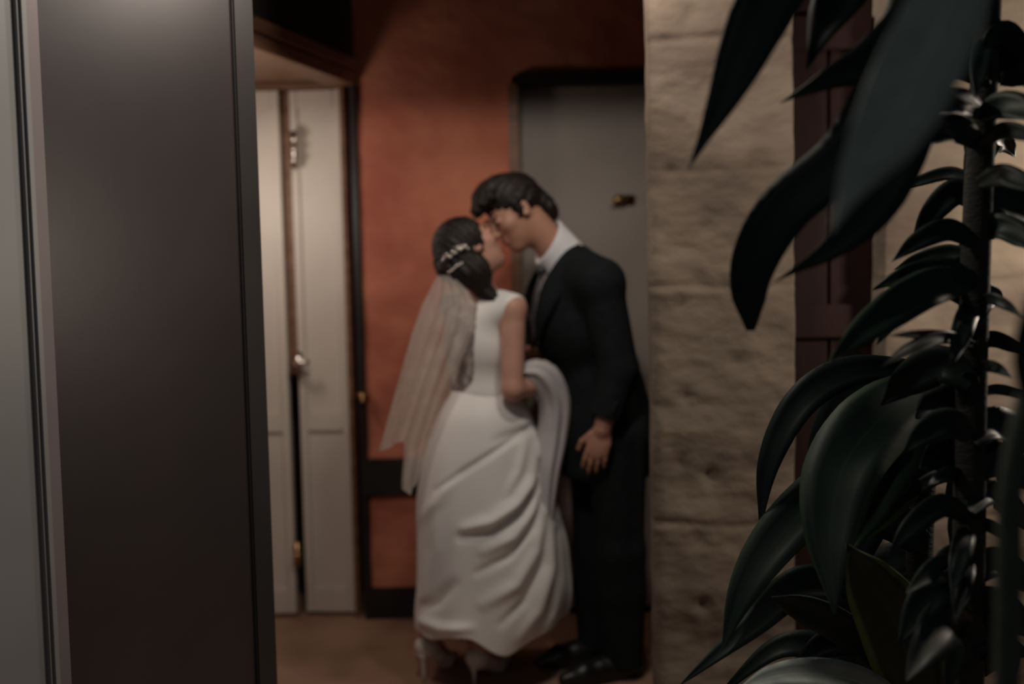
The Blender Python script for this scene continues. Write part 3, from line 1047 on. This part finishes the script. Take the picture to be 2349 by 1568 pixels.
# ---------------------------------------------------------------- the man
YG = 3.47
g = lambda px, py, Y=YG: P(px, py, Y)
gF = Vector((-.92, -.39, 0)).normalized(); gLf = Vector((-gF.y, gF.x, 0))          # gLf: his left, nearer the camera
lean = (g(1318, 720) - g(1395, 985)).normalized()
gU = lean; gF2 = (gF - gU * gF.dot(gU)).normalized(); gS = gU.cross(gF2).normalized()
gA = (gS, gF2, gU)
g_pelvis = [('ell', g(1394, 985), gA, (.165, .125, .13), .03, 'add')]
g_torso = [
    ('ell', g(1376, 890), gA, (.150, .122, .15), .04, 'add'),
    ('ell', g(1328, 745), gA, (.172, .132, .165), .04, 'add'),
    ('ell', g(1316, 665), gA, (.165, .105, .085), .04, 'add'),
]
g_sh_l, g_sh_r = g(1376, 650, 3.285), g(1296, 655, 3.65)
g_el_l, g_wr_l = g(1420, 848, 3.27), g(1382, 985, 3.245)
g_el_r, g_wr_r = g(1225, 820, 3.74), g(1140, 885, 3.60)
nbase = g(1306, 612)
g_shoulders = [('cap', nbase, g_sh_l, .062, .066, .04, 'add'), ('cap', nbase, g_sh_r, .062, .066, .04, 'add')]
g_arms = [('cap', g_sh_l, g_el_l, .056, .045, .02, 'add'), ('cap', g_el_l, g_wr_l, .044, .030, .02, 'add'),
          ('cap', g_sh_r, g_el_r, .056, .045, .02, 'add'), ('cap', g_el_r, g_wr_r, .044, .030, .02, 'add')]
g_hip = ((g(1412, 1000, 3.37), g(1424, 1262, 3.36), g(1430, 1512, 3.40)), (g(1372, 1000, 3.55), g(1366, 1258, 3.55), g(1372, 1500, 3.56)))
g_legs = []
for (h, k_, a) in g_hip:
    g_legs += [('cap', h, k_, .092, .062, .03, 'add'), ('cap', k_, k_.lerp(a, .35), .060, .060, .02, 'add'), ('cap', k_.lerp(a, .35), a, .060, .040, .02, 'add')]
ghF = Vector((-kd.x, -kd.y - .02, -kd.z * .9)).normalized()
ghU = Vector((-kd.z, 0, kd.x))
gh_pr, gL, ghA = head_prims(gh, ghF, ghU, 1.0, True)
g_neck = [('cap', nbase, gL(0, -.035, -.055), .060, .056, .03, 'add')]
g_footdir = Vector((-.93, -.36, 0)).normalized()
g_feet = []
for (h, k_, a) in g_hip:
    hl = Vector((a.x, a.y, .035)) - g_footdir * .03
    g_feet += [('cap', a, hl + Z3 * .01, .040, .030, .02, 'add'), ('cap', hl, hl + g_footdir * .18, .030, .025, .03, 'add'), ('cap', a, hl + g_footdir * .15, .036, .026, .03, 'add')]
fg = Field((-.20, 3.0, -.01), (.62, 3.95, 1.95), .0045)
fg.run(g_legs + g_feet + g_pelvis + g_torso + g_shoulders + g_arms + g_neck)
fg.run(gh_pr)
fg.run(hand_prims(g_wr_l, Vector((-.28, -.05, -1)), Vector((.2, 1, 0)), gF, 1.0, .45))
fg.run(hand_prims(g_wr_r, Vector((-.9, -.25, -.2)), Vector((.1, -1, 0)), Vector((0, 0, 1)), 1.0, .3))
groom = fg.obj('person', M['skin_tan'])
tag(groom, 'person in black suit with white shirt collar, leaning down to kiss the veiled person', 'person')

face_details(gL, groom, 1.0, None)
# hair
fh = Field(gh - Vector((.22, .22, .22)), gh + Vector((.22, .22, .24)), .004)
fh.ell(gL(0, -.024, .050), ghA, (.085, .102, .093), .01)
fh.ell(gL(0, .074, -.040), ghA, (.095, .102, .092), .012, 'sub')
fh.ell(gL(0, -.105, -.030), ghA, (.055, .035, .062), .03)
fh.ell(gL(0, -.03, -.165), ghA, (.12, .14, .075), .01, 'sub')
fh.ell(gL(0, .055, .105), ghA, (.062, .052, .034), .03)
fh.ell(gL(.01, .02, .125), ghA, (.060, .060, .032), .03)
for k in range(9):
    a_ = -1 + 2 * k / 8
    p = gL(a_ * .055, .070 + .012 * math.cos(a_ * 2), .098)
    q = gL(a_ * .060, .112 - .016 * a_ * a_, .088 + .012 * math.sin(k * 2.1))
    fh.cap(p, q, .022, .010, .012)
for sx in (-1, 1):
    fh.cap(gL(sx * .076, .008, .03), gL(sx * .076, .012, -.006), .017, .010, .014)
fh.groove(gL(.75, .25, .6) - gL(0, 0, 0), gL(.1, .9, .1) - gL(0, 0, 0), .0024, .020)
fh.obj('hair', M['hair'], groom)

# trousers
ft = Field((-.10, 3.05, .02), (.62, 3.90, 1.12), .006)
ft.run(g_legs, grow=.016)
for (h, k_, a) in g_hip:
    ft.cap(k_, a - Z3 * .03, .078, .066, .03)
ft.run(g_pelvis, grow=.014)
ft.clip((0, 0, 1), g(1390, 930))
ft.clip((0, 0, -1), (0, 0, .045))
ft.obj('trousers', M['suit'], groom)

# jacket with sleeves and skirts
fj = Field((-.22, 3.0, .60), (.64, 3.95, 1.72), .005)
fj.run(g_pelvis, grow=.030)
fj.run(g_torso, grow=.026)
fj.run(g_shoulders, grow=.020)
fj.run(g_arms, grow=.020)
fj.cap(g(1385, 960), g(1392, 1060), .155, .165, .05)
fj.clip((0, 0, -1), g(1390, 1085))
axn = (gL(0, -.035, -.055) - nbase).normalized()
# sleeves end above the wrists
fj.cap(g_wr_l + (g_wr_l - g_el_l).normalized() * .006, g_wr_l + (g_wr_l - g_el_l).normalized() * .12, .065, .065, .004, 'sub')
fj.cap(g_wr_r + (g_wr_r - g_el_r).normalized() * .006, g_wr_r + (g_wr_r - g_el_r).normalized() * .12, .065, .065, .004, 'sub')
# open neck and the V of the front
fj.cap(nbase + axn * .055, nbase + axn * .2, .085, .12, .01, 'sub')
vtop = nbase + gF2 * .105 + axn * .02
vbot = g(1328, 760) + gF2 * .172
fj.cap(vtop, vtop.lerp(vbot, .85), .058, .006, .008, 'sub')
jk = fj.obj('jacket', M['suit'], groom)
# vent, pocket flap and sleeve buttons that a jacket shows
cf = Boxes()
for k in range(3):
    c = g_wr_l.lerp(g_el_l, .34 + .06 * k) + Vector((.012, -.060, 0))
    cf.ball(c, .006, (1, .5, 1), 1)
cf.build('sleeve_button', M['leather'], jk, True)
# shirt front, collar and tie
fs = Field(nbase - Vector((.3, .3, .35)), nbase + Vector((.25, .3, .2)), .005)
fs.run(g_torso, grow=.012)
fs.run(g_shoulders, grow=.006)
fs.clip(gU, nbase + axn * .03)
fs.clip(-gU, g(1328, 790))
fs.clip(-gF2, nbase - gF2 * .01)
fs.obj('shirt', M['shirt'], groom)
fc = Field(nbase - Vector((.22, .22, .2)), nbase + Vector((.2, .22, .2)), .004)
c0, c1 = nbase + axn * .012, nbase + axn * .118
fc.cap(c0, c1 + axn * .05, .086, .074, .004)
fc.clip(axn + gF2 * .55, c1)
fc.clip(-axn, c0 - axn * .03)
fc.cap(c0 - axn * .1, c1 + axn * .2, .064, .062, .003, 'sub')
fc.cap(c1 + gF2 * .10 - axn * .06, c1 + gF2 * .10 + axn * .1, .018, .034, .006, 'sub')
fc.obj('shirt_collar', M['shirt'], groom)
kn = nbase + gF2 * .098 + axn * .015
tv = Boxes()
tb = spline([kn, kn.lerp(vbot, .45) + gF2 * .018, vbot + gF2 * .005], 8)
V, F = [], []
wd_ = [.020, .016, .022, .027, .031, .034, .036, .036]
for i, p in enumerate(tb):
    for (a_, o_) in ((-1, 0), (-.5, .008), (0, .011), (.5, .008), (1, 0), (.5, -.004), (-.5, -.004)):
        V.append(p + gS * a_ * wd_[i] + gF2 * o_)
for i in range(7):
    for k in range(7):
        F.append((i * 7 + k, i * 7 + (k + 1) % 7, (i + 1) * 7 + (k + 1) % 7, (i + 1) * 7 + k))
F.append(tuple(range(7))); F.append(tuple(range(49, 56)))
tie = link('tie', V, F, M['tie'], groom)
Boxes().ball(kn + axn * .004, .021, (1, 1, .9), 2).build('tie_knot', M['tie'], tie, True)
# lapels
for sx in (-1, 1):
    ctl = [nbase - gF2 * .05 + axn * .055 + gS * sx * .095, nbase + gF2 * .05 + axn * .02 + gS * sx * .105, nbase.lerp(vbot, .45) + gF2 * .075 + gS * sx * .085, vbot + gF2 * .006 + gS * sx * .012]
    pts = spline(ctl, 14)
    wl = np.interp(np.linspace(0, 1, 14), [0, .3, .55, 1], [.022, .030, .042, .008])
    V, F = [], []
    for i, p in enumerate(pts):
        t = (pts[min(i + 1, 13)] - pts[max(i - 1, 0)]).normalized()
        nrm = (gF2 * .8 + gS * sx * .6).normalized()
        a = t.cross(nrm).normalized()
        for k in range(5):
            s_ = k / 4 * 2 - 1
            V.append(p + a * s_ * wl[i] + nrm * (.012 * (1 - s_ * s_)))
    for i in range(13):
        for k in range(4):
            q = i * 5 + k
            F.append((q, q + 1, q + 6, q + 5))
    lp = link('lapel', V, F, M['suit'], jk)
    md = lp.modifiers.new('thickness', 'SOLIDIFY'); md.thickness = .005
# shoes
for (h, k_, a) in g_hip:
    hl = Vector((a.x, a.y, .035)) - g_footdir * .035
    fs = Field(Vector((min(hl.x, hl.x + g_footdir.x * .3) - .07, min(hl.y, hl.y + g_footdir.y * .3) - .07, 0 - .01)), Vector((hl.x + .08, hl.y + .08, .15)), .004)
    fs.cap(hl + Z3 * .012, hl + g_footdir * .02 + Z3 * .02, .044, .044, .02)
    fs.cap(hl + g_footdir * .05, hl + g_footdir * .19, .042, .042, .03)
    fs.cap(hl + g_footdir * .19, hl + g_footdir * .26 - Z3 * .008, .040, .022, .02)
    fs.cap(a, hl + g_footdir * .12 + Z3 * .01, .046, .036, .03)
    fs.clip((0, 0, -1), (0, 0, .004))
    fs.clip((0, 0, 1), (0, 0, .11))
    fs.obj('shoe', M['leather'], groom)

# ================================================================== PLANTS
def leaf_mesh(ctrl, width, twist=0.0, fold=0.25, n=30, shape=(0, .25, .55, .9, 1.0, .9, .62, .25, 0.02), seed=0):
    """A blade with a midrib fold and real thickness along the spline."""
    pts = spline(ctrl, n)
    V, UV, F = [], [], []
    cross = (-1, -.5, 0, .5, 1)
    nc_ = len(cross)
    sh_x = np.linspace(0, 1, len(shape))
    for i, p in enumerate(pts):
        t = (pts[min(i + 1, n - 1)] - pts[max(i - 1, 0)]).normalized()
        toc = (Vector((0, 0, CAM_H)) - p).normalized()
        nn = (toc - t * toc.dot(t)).normalized()
        nn = Matrix.Rotation(twist * (0.4 + 0.6 * i / n), 3, t) @ nn
        a = t.cross(nn).normalized()
        w_ = width * .5 * float(np.interp(i / (n - 1), sh_x, shape))
        wav = .03 * width * math.sin(i * .58 + seed)
        for side in (0, 1):
            for c_ in cross:
                q = p + a * c_ * w_ + nn * (abs(c_) * fold * w_ + wav * c_ * abs(c_)) - nn * (.0018 if side else 0)
                V.append(q); UV.append((c_ * .5 + .5, i / (n - 1)))
    row = 2 * nc_
    for i in range(n - 1):
        o0, o1 = i * row, (i + 1) * row
        for k in range(nc_ - 1):
            F.append((o0 + k, o0 + k + 1, o1 + k + 1, o1 + k))
            F.append((o0 + nc_ + k + 1, o0 + nc_ + k, o1 + nc_ + k, o1 + nc_ + k + 1))
        F.append((o0 + nc_, o0, o1, o1 + nc_))
        F.append((o0 + nc_ - 1, o0 + 2 * nc_ - 1, o1 + 2 * nc_ - 1, o1 + nc_ - 1))
    return V, F, UV


def px_leaf(plant, pts, wpx, depth, m, twist=0.0, fold=0.25, shape=None, ddepth=0.0, seed=0):
    ctl = []
    for i, (px, py) in enumerate(pts):
        ctl.append(P(px, py, depth + ddepth * i / (len(pts) - 1)))
    wd = wpx * (depth + ddepth * .5) / FPX
    kw = {} if shape is None else {'shape': shape}
    V, F, UV = leaf_mesh(ctl, wd, twist, fold, seed=seed, **kw)
    return link('leaf', V, F, M[m], plant, True, UV)


LANCE = (.12, .35, .68, .92, 1.0, .96, .78, .48, .2, .02)
STRAP = (.5, .7, .88, 1.0, 1.0, .95, .82, .6, .3, .02)
rnd = random.Random(7)

# tall cane plant whose stem crosses the right of the picture
YA = 1.75
base = P(2215, 1568, YA)
pA = empty('dracaena', (base.x, base.y, 0))
tag(pA, 'tall dark cane plant with many drooping narrow leaves against the wall at right', 'plant')
st = spline([(base.x, base.y, -.02), P(2222, 1300, YA), P(2228, 900, YA), P(2244, 450, YA), P(2262, 100, YA), P(2280, -300, YA)], 24)
v_, f_ = tube_mesh(st, list(np.linspace(.030, .020, 24)), 14)
link('stem', v_, f_, M['bark'], pA)


def stem_x(py): return interp(py, [-300, 100, 450, 900, 1300, 1568], [2280, 2262, 2244, 2228, 2222, 2215])


tips = [  # (attach y, tip x, tip y, arch px above, width px)
    (120, 2050, 262, 70, 46), (190, 2085, 205, 40, 34), (150, 2150, 120, 30, 30), (260, 2100, 262, 26, 40), (330, 2060, 345, 40, 42),
    (300, 2100, 335, 16, 26), (420, 2055, 442, 30, 20), (560, 2045, 600, 46, 34), (590, 2050, 618, 20, 26), (470, 2090, 560, 60, 40),
    (640, 2000, 665, 34, 32), (700, 2010, 790, 76, 40), (640, 1900, 830, 40, 60), (790, 2040, 770, 14, 16), (790, 2020, 842, 34, 22),
    (880, 2020, 930, 60, 60), (1000, 2070, 1040, 44, 46), (1110, 2040, 1175, 40, 22), (1190, 2035, 1275, 60, 36), (1130, 2130, 1110, 30, 26),
    (1330, 2080, 1360, 40, 40), (1290, 2130, 1330, 30, 34), (1380, 2060, 1480, 70, 60), (960, 2100, 960, 40, 60), (860, 2130, 890, 40, 50),
    (100, 2349, 112, 26, 34), (180, 2380, 196, 30, 50), (110, 2390, 260, 80, 40), (260, 2400, 280, 24, 44), (330, 2400, 330, 30, 26),
    (420, 2390, 445, 26, 34), (500, 2400, 520, 40, 60), (540, 2400, 590, 36, 40), (700, 2345, 728, 24, 18), (800, 2360, 818, 30, 26),
    (860, 2320, 866, 22, 20), (910, 2400, 930, 24, 16), (1010, 2390, 1040, 40, 60), (1090, 2380, 1130, 46, 60), (1170, 2370, 1230, 60, 40),
    (1220, 2330, 1256, 30, 20), (1330, 2390, 1370, 50, 50), (1420, 2380, 1470, 50, 60), (740, 2290, 700, 40, 40), (40, 2150, 90, 80, 50),
    (1060, 2110, 1075, 30, 60), (1440, 2080, 1560, 60, 70), (1480, 2330, 1560, 50, 70), (400, 2330, 360, 60, 34), (620, 2130, 700, 40, 24),
]
for ay in range(90, 1500, 74):
    for sd in (-1,):
        rr = rnd.random()
        sx0 = 2262 - .04 * (ay - 100)
        tips.append((ay + int(26 * rr), sx0 + sd * (20 + 40 * rnd.random()), ay + 110 + 80 * rr, 22, 24 + 14 * rr))
for i, (ay, tx, ty, arch, wpx) in enumerate(tips):
    sx = stem_x(ay)
    d_ = YA + rnd.uniform(-.05, .05)
    p0 = (sx, ay); p3 = (tx, ty)
    p1 = (sx + (tx - sx) * .33, ay + (ty - ay) * .33 - arch)
    p2 = (sx + (tx - sx) * .70, ay + (ty - ay) * .70 - arch * .72)
    px_leaf(pA, [p0, p1, p2, p3], wpx * 1.55, d_, 'leaf_dark' if i % 4 else 'leaf_mid', rnd.uniform(-.5, .5), .3, STRAP, rnd.uniform(-.22, .15), i)

# plant hanging its broad leaves into the top of the picture
YH = 1.45
bh_ = P(2120, -330, YH)
pB = empty('corn_plant', (1.05, YH + .1, 0))
tag(pB, 'tall plant hanging broad blackish leaves into the top right of the rough wall', 'plant')
st = spline([(1.05, YH + .1, -.02), (1.03, YH + .08, .8), (.99, YH + .05, 1.5), P(2360, -150, YH), bh_], 18)
v_, f_ = tube_mesh(st, list(np.linspace(.028, .018, 18)), 12)
link('stem', v_, f_, M['bark'], pB)
px_leaf(pB, [(2120, -320), (1900, -190), (1760, 10), (1665, 215), (1578, 390)], 140, YH, 'leaf_dark', .15, .2, LANCE, -.05)
px_leaf(pB, [(2150, -310), (2120, -40), (2010, 120), (1900, 180), (1788, 236)], 92, YH, 'leaf_dark', -.2, .3, LANCE, .08, 2)
px_leaf(pB, [(2130, -300), (2080, 60), (1960, 330), (1800, 480), (1725, 620), (1722, 758)], 125, YH, 'leaf_dark', .2, .2, (.4, .7, .9, 1, 1, 1, .95, .86, .66, .15), .10, 3)
px_leaf(pB, [(2160, -300), (2130, 120), (2040, 400), (1930, 550), (1780, 645)], 120, YH, 'leaf_dark', -.1, .2, LANCE, .05, 4)
px_leaf(pB, [(2130, -310), (2000, -120), (1900, 40), (1850, 160)], 120, YH + .1, 'leaf_dark', .3, .2, LANCE, .0, 5)

# near blurred leaf
YN = 1.0
pC = empty('rubber_plant', (P(2312, 1500, YN).x, YN, 0))
tag(pC, 'grey green plant close to the camera at right edge with one big pale leaf', 'plant')
st = spline([(pC.location.x, YN, -.02), P(2312, 1500, YN), P(2330, 1040, YN), P(2420, 700, YN), P(2470, 300, YN), P(2390, -160, YN)], 18)
v_, f_ = tube_mesh(st, list(np.linspace(.015, .008, 18)), 12)
link('stem', v_, f_, M['cane'], pC)
px_leaf(pC, [(2390, -160), (2230, -90), (2140, 90), (2050, 270), (1965, 410), (1905, 530)], 190, YN, 'leaf_grey', .1, .12, LANCE, -.05, 8)
px_leaf(pC, [(2350, 960), (2370, 760), (2420, 560)], 80, YN, 'leaf_dark', .4, .2, LANCE, -.05, 9)

# low broad-leaved plant at the lower right
YL = 1.95
bl = P(2090, 1568, YL)
pD = empty('dracaena', (bl.x, YL + .05, 0))
tag(pD, 'low broad leaved plant with green edged arching leaves at the lower right', 'plant')
root = [(2100, 1620)]
v_, f_ = tube_mesh(spline([(bl.x, YL + .05, -.02), P(2098, 1640, YL + .03), P(2110, 1250, YL + .05), P(2130, 900, YL + .05), P(2140, 830, YL + .05)], 12), list(np.linspace(.032, .020, 12)), 12)
link('stem', v_, f_, M['bark'], pD)
LD = [
    ([(2130, 960), (2000, 1040), (1865, 1150), (1765, 1260), (1700, 1370), (1655, 1490)], 118, 'leaf_mid', .25, .30, STRAP, -.12),
    ([(2130, 850), (1960, 850), (1840, 920), (1765, 1060), (1742, 1225)], 78, 'leaf_dark', .2, .25, STRAP, -.05),
    ([(2140, 880), (2110, 1000), (2030, 1100), (1975, 1200), (1942, 1275)], 150, 'leaf_edge', -.3, .35, LANCE, -.10),
    ([(2140, 880), (2030, 950), (1935, 1070), (1905, 1230), (1915, 1410)], 175, 'leaf_mid', .1, .2, STRAP, -.24),
    ([(2108, 1640), (2092, 1540), (2050, 1420), (1990, 1320), (1944, 1246)], 175, 'leaf_edge', -.12, .25, STRAP, -.22),
    ([(2105, 1640), (2000, 1400), (1850, 1340), (1720, 1440), (1560, 1570)], 90, 'leaf_mid', .3, .3, STRAP, -.12),
    ([(2105, 1640), (2020, 1510), (1920, 1430), (1820, 1385), (1770, 1370)], 84, 'leaf_mid', -.3, .3, STRAP, -.15),
    ([(2100, 1650), (2000, 1575), (1880, 1545), (1770, 1552), (1680, 1590)], 74, 'leaf_grey', .2, .3, STRAP, -.22),
    ([(2100, 1640), (1990, 1490), (1890, 1480), (1800, 1560)], 74, 'leaf_dark', .1, .3, STRAP, -.10),
    ([(2110, 1640), (2130, 1500), (2190, 1400), (2260, 1350)], 120, 'leaf_dark', .2, .25, STRAP, -.05),
    ([(2110, 1640), (2180, 1520), (2270, 1480), (2370, 1500)], 130, 'leaf_dark', .2, .25, STRAP, -.10),
    ([(2105, 1640), (1960, 1520), (1800, 1480), (1640, 1600)], 70, 'leaf_dark', .3, .25, STRAP, .05),
    ([(2120, 1250), (2010, 1180), (1960, 1260), (1950, 1420)], 110, 'leaf_dark', .2, .25, STRAP, .05),
    ([(2125, 1100), (2060, 1030), (1980, 1080), (1900, 1180)], 120, 'leaf_dark', .2, .25, STRAP, .08),
    ([(2125, 1000), (1980, 900), (1900, 990), (1850, 1130)], 90, 'leaf_dark', .2, .25, STRAP, .08),
    ([(2110, 1500), (2030, 1420), (1920, 1430), (1860, 1540)], 130, 'leaf_dark', .2, .25, STRAP, .08),
    ([(2115, 1400), (2090, 1300), (2010, 1330), (1990, 1480)], 110, 'leaf_dark', .2, .25, STRAP, .10),
]
for i, (pts, wpx, m, tw, fo, shp, dd) in enumerate(LD):
    px_leaf(pD, pts, wpx, YL + .02, m, tw, fo, shp, dd, i)
